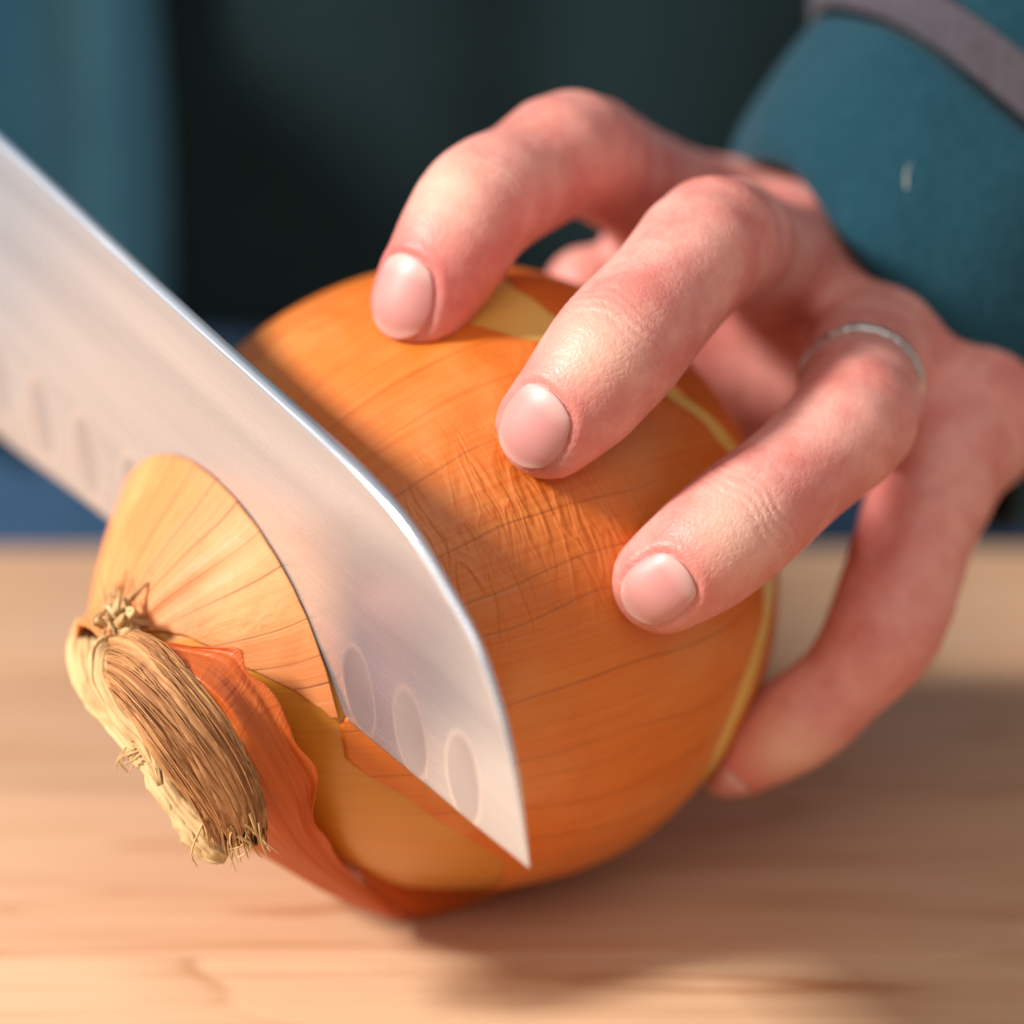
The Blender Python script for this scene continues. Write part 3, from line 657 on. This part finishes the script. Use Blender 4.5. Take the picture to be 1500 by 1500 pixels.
# ------------------------------------------------------------------ sleeve and clothes
sw = empty('sweatshirt'); sw.parent = person
sd0 = arm_dir; sx = np.array([0.81, -0.20, -0.55]); sx -= sd0 * (sx @ sd0); sx /= np.linalg.norm(sx); sy = np.cross(sd0, sx)   # sx runs along the cuff rim as seen
if sy[1] > 0: sy = -sy                                                                                                     # sy points to the camera
S0 = np.array((6.29, 4.08, 7.09))
_c0 = S0 + sd0 * 0; SP = catmull([S0 - sd0 * 2, S0, S0 + sd0 * 5, S0 + sd0 * 10, S0 + sd0 * 15 + np.array([1.0, 2, 0]), np.array([21.0, 22.0, 27.0]), np.array([19.5, 28.0, 38.0])], 600)
_sl = np.concatenate([[0], np.cumsum(np.linalg.norm(np.diff(SP, axis=0), axis=1))]) - 2.0
def sleeve_c(s): return np.array([np.interp(s, _sl, SP[:, k]) for k in range(3)])
def sleeve_band(name, s0, s1, rfun, mat, ns=30, na=160, bend=0.0, foldamp=0.08, inner=0.0):
    P = np.zeros((na, ns, 3))
    for i in range(na):
        a = 2 * math.pi * i / na
        for j in range(ns):
            s = s0 + (s1 - s0) * j / (ns - 1.0); r = rfun(s)
            c = sleeve_c(s); tg = sleeve_c(s + .3) - sleeve_c(s - .3); tg /= np.linalg.norm(tg); vx = sx - tg * (sx @ tg); vx /= np.linalg.norm(vx); vy = np.cross(tg, vx); vy = vy if vy[1] < 0 else -vy
            f = foldamp * nz((math.cos(a) * 2.2, math.sin(a) * 2.2, s * 0.35), 1, 4) * 2
            rim = (-0.15 - 1.05 * math.cos(a)) * max(0, 1 - s / 6.0) + 0.16 * nz((math.cos(a) * 2.0, math.sin(a) * 2.0, 7.0)) * max(0, 1 - s / 1.5) * 2
            P[i, j] = c + vx * (3.55 / 3.4) * (r + f) * math.cos(a) + vy * (r + f) * 1.0 * math.sin(a) + sd0 * rim
    return solid_sheet(name, P, mat, 0.22, sw, wrap=True)
def cuff_r(s): return 3.35 + 0.08 * math.sin(min(1, max(0, s / 3.4)) * math.pi) - 0.30 * math.exp(-((s - 3.08) / .14) ** 2) - .25 * math.exp(-s / .2)
def upper_r(s): return 3.38 + 0.55 * (1 - math.exp(-(s - 3.08) / 0.5)) + 0.05 * (s - 3)
sleeve_band('cuff', 0.0, 3.15, cuff_r, M['teal'], 50)
sleeve_band('trim_stripe', 3.15, 3.75, upper_r, M['stripe'], 20, foldamp=.08)
sleeve_band('sleeve', 3.75, 38.0, upper_r, M['teal'], 140, foldamp=.14)
lc = sleeve_c(1.25); lp = []
for q in range(8):
    aa = 1.86 + 0.05 * math.sin(q * .35) ; lp.append(sleeve_c(1.1 + q * .05) + (sx * 1.04 * math.cos(aa) + sy * math.sin(aa)) * 3.78 + sx * .06 * math.sin(q * .5))
V, F, T = tubes([lp], [.010], [1.0]); mesh_obj('lint', V, F, crumb_m, sw)

def torso_sheet(name, x0, x1, z0, z1, yoff, mat, parent, folds, nx=160, nzv=60, th=0.25, roll=None):
    P = np.zeros((nx, nzv, 3))
    for i in range(nx):
        for j in range(nzv):
            x = x0 + (x1 - x0) * i / (nx - 1.0); z = z0 + (z1 - z0) * j / (nzv - 1.0)
            y = 31.0 - 15.0 * math.sqrt(max(0.0, 1 - (x / 21.5) ** 2)) + yoff
            xx = x + .5 * nz((z * .08, x * .1, 2.0))
            y += folds[0] * math.sin(xx * folds[1] + 1.2 * nz((x * .15, z * .05, 0))) + folds[0] * .8 * nz((xx * folds[1] * .35, z * .06, 5.0))
            if roll: y += 2.2 * math.exp(-abs(x - roll) / 0.8) ; x += 0.25 * math.sin(z * .35) * math.exp(-abs(x - roll) / 1.5)
            P[i, j] = (x, y, z)
    return solid_sheet(name, P, mat, th, parent)
torso_sheet('dark_top', -20.5, 20.5, -6, 40, 1.2, M['shirt'], person, (.25, .8), 200)
torso_sheet('front_panel', -21, -5.9, 1.3, 40, 0.0, M['teal_lit'], sw, (.85, 2.0), roll=-5.7)
torso_sheet('front_panel', 7.0, 21, 0.9, 40, 0.0, M['teal_lit'], sw, (.5, 1.9))
torso_sheet('jeans', -20, 20, -60, 3.0, 0.75, M['jeans'], person, (.18, .8), th=.3)

# ---- right hand closed round the handle, mostly beyond the left border
def hp(a, n_, u_): return O + N * (4 + n_) + E * a + U * (3.9 + u_)
caps = []
for k in range(4):
    a = -17.6 - 2.0 * k; R_ = 1.95 - 0.06 * k; ang = np.radians([150, 100, 55, 10, -40, -85])
    q = [hp(a + .12 * j, R_ * math.cos(g), R_ * 1.08 * math.sin(g)) for j, g in enumerate(ang)]
    rr = np.array([.95, .92, .88, .84, .78, .68]) * (1 - .05 * k)
    caps.append((q, rr))
thumb = [hp(-22.5, -2.3, .3), hp(-19.5, -2.2, -.2), hp(-17.0, -1.9, -.8), hp(-15.2, -1.5, -1.0)]
wrist = hp(-26.5, -2.6, 3.2); elbow = wrist + np.array([-6.0, 10.0, 20.0])
allp = np.vstack([np.array(q) for q, _ in caps] + [np.array(thumb), np.array([wrist + (elbow - wrist) * .25])])
VOX = 0.11; lo = allp.min(0) - 3.6; hi = allp.max(0) + 3.6; dims = np.ceil((hi - lo) / VOX).astype(int)
ax = [lo[k] + VOX * np.arange(dims[k]) for k in range(3)]; D = field()
for q, rr in caps:
    Df = field()
    for i in range(len(q) - 1): add_cap(Df, q[i], q[i + 1], rr[i], rr[i + 1], .15)
    D = smin(D, Df, .25)
for q, _ in caps: add_cap(D, q[0], wrist, 1.0, 1.9, .9)
for i, rr in enumerate((1.3, 1.1, .95)): add_cap(D, thumb[i], thumb[i + 1], rr, (1.1, .95, .75)[i], .4)
add_cap(D, wrist, wrist + (elbow - wrist) * .25, 2.1, 2.4, .9)
g = openvdb.FloatGrid(background=3.0); g.copyFromArray(D.astype(np.float32))
pv, pt_, pq = g.convertToPolygons(isovalue=0.0, adaptivity=0.0)
hv = np.array(pv, dtype=np.float64) * VOX + lo; faces = [tuple(reversed(q)) for q in pq] + [tuple(reversed(q)) for q in pt_]
mesh_obj('hand', hv, faces, M['skin'], person, cols={'flush': np.full(len(hv), .15), 'pale': np.zeros(len(hv))})
path = catmull([wrist + (elbow - wrist) * .06, wrist + (elbow - wrist) * .5, elbow, elbow + np.array([-1.0, 6.0, 12.0])], 70)
P = np.zeros((96, 70, 3))
for j in range(70):
    tg = path[min(j + 1, 69)] - path[max(j - 1, 0)]; tg /= np.linalg.norm(tg); a1 = np.cross(tg, (1, 0, 0)); a1 /= np.linalg.norm(a1); a2 = np.cross(a1, tg)
    r0 = 3.2 + 2.2 * (j / 69.0) - (.25 if 10 < j < 13 else 0)
    for i in range(96):
        a = 2 * math.pi * i / 96; r = r0 + .5 * nz((math.cos(a) * 1.8, math.sin(a) * 1.8, j * .09), 1, 9)
        P[i, j] = path[j] + (a1 * math.cos(a) + a2 * math.sin(a)) * r
solid_sheet('sleeve', P, M['teal'], 0.22, sw, wrap=True)
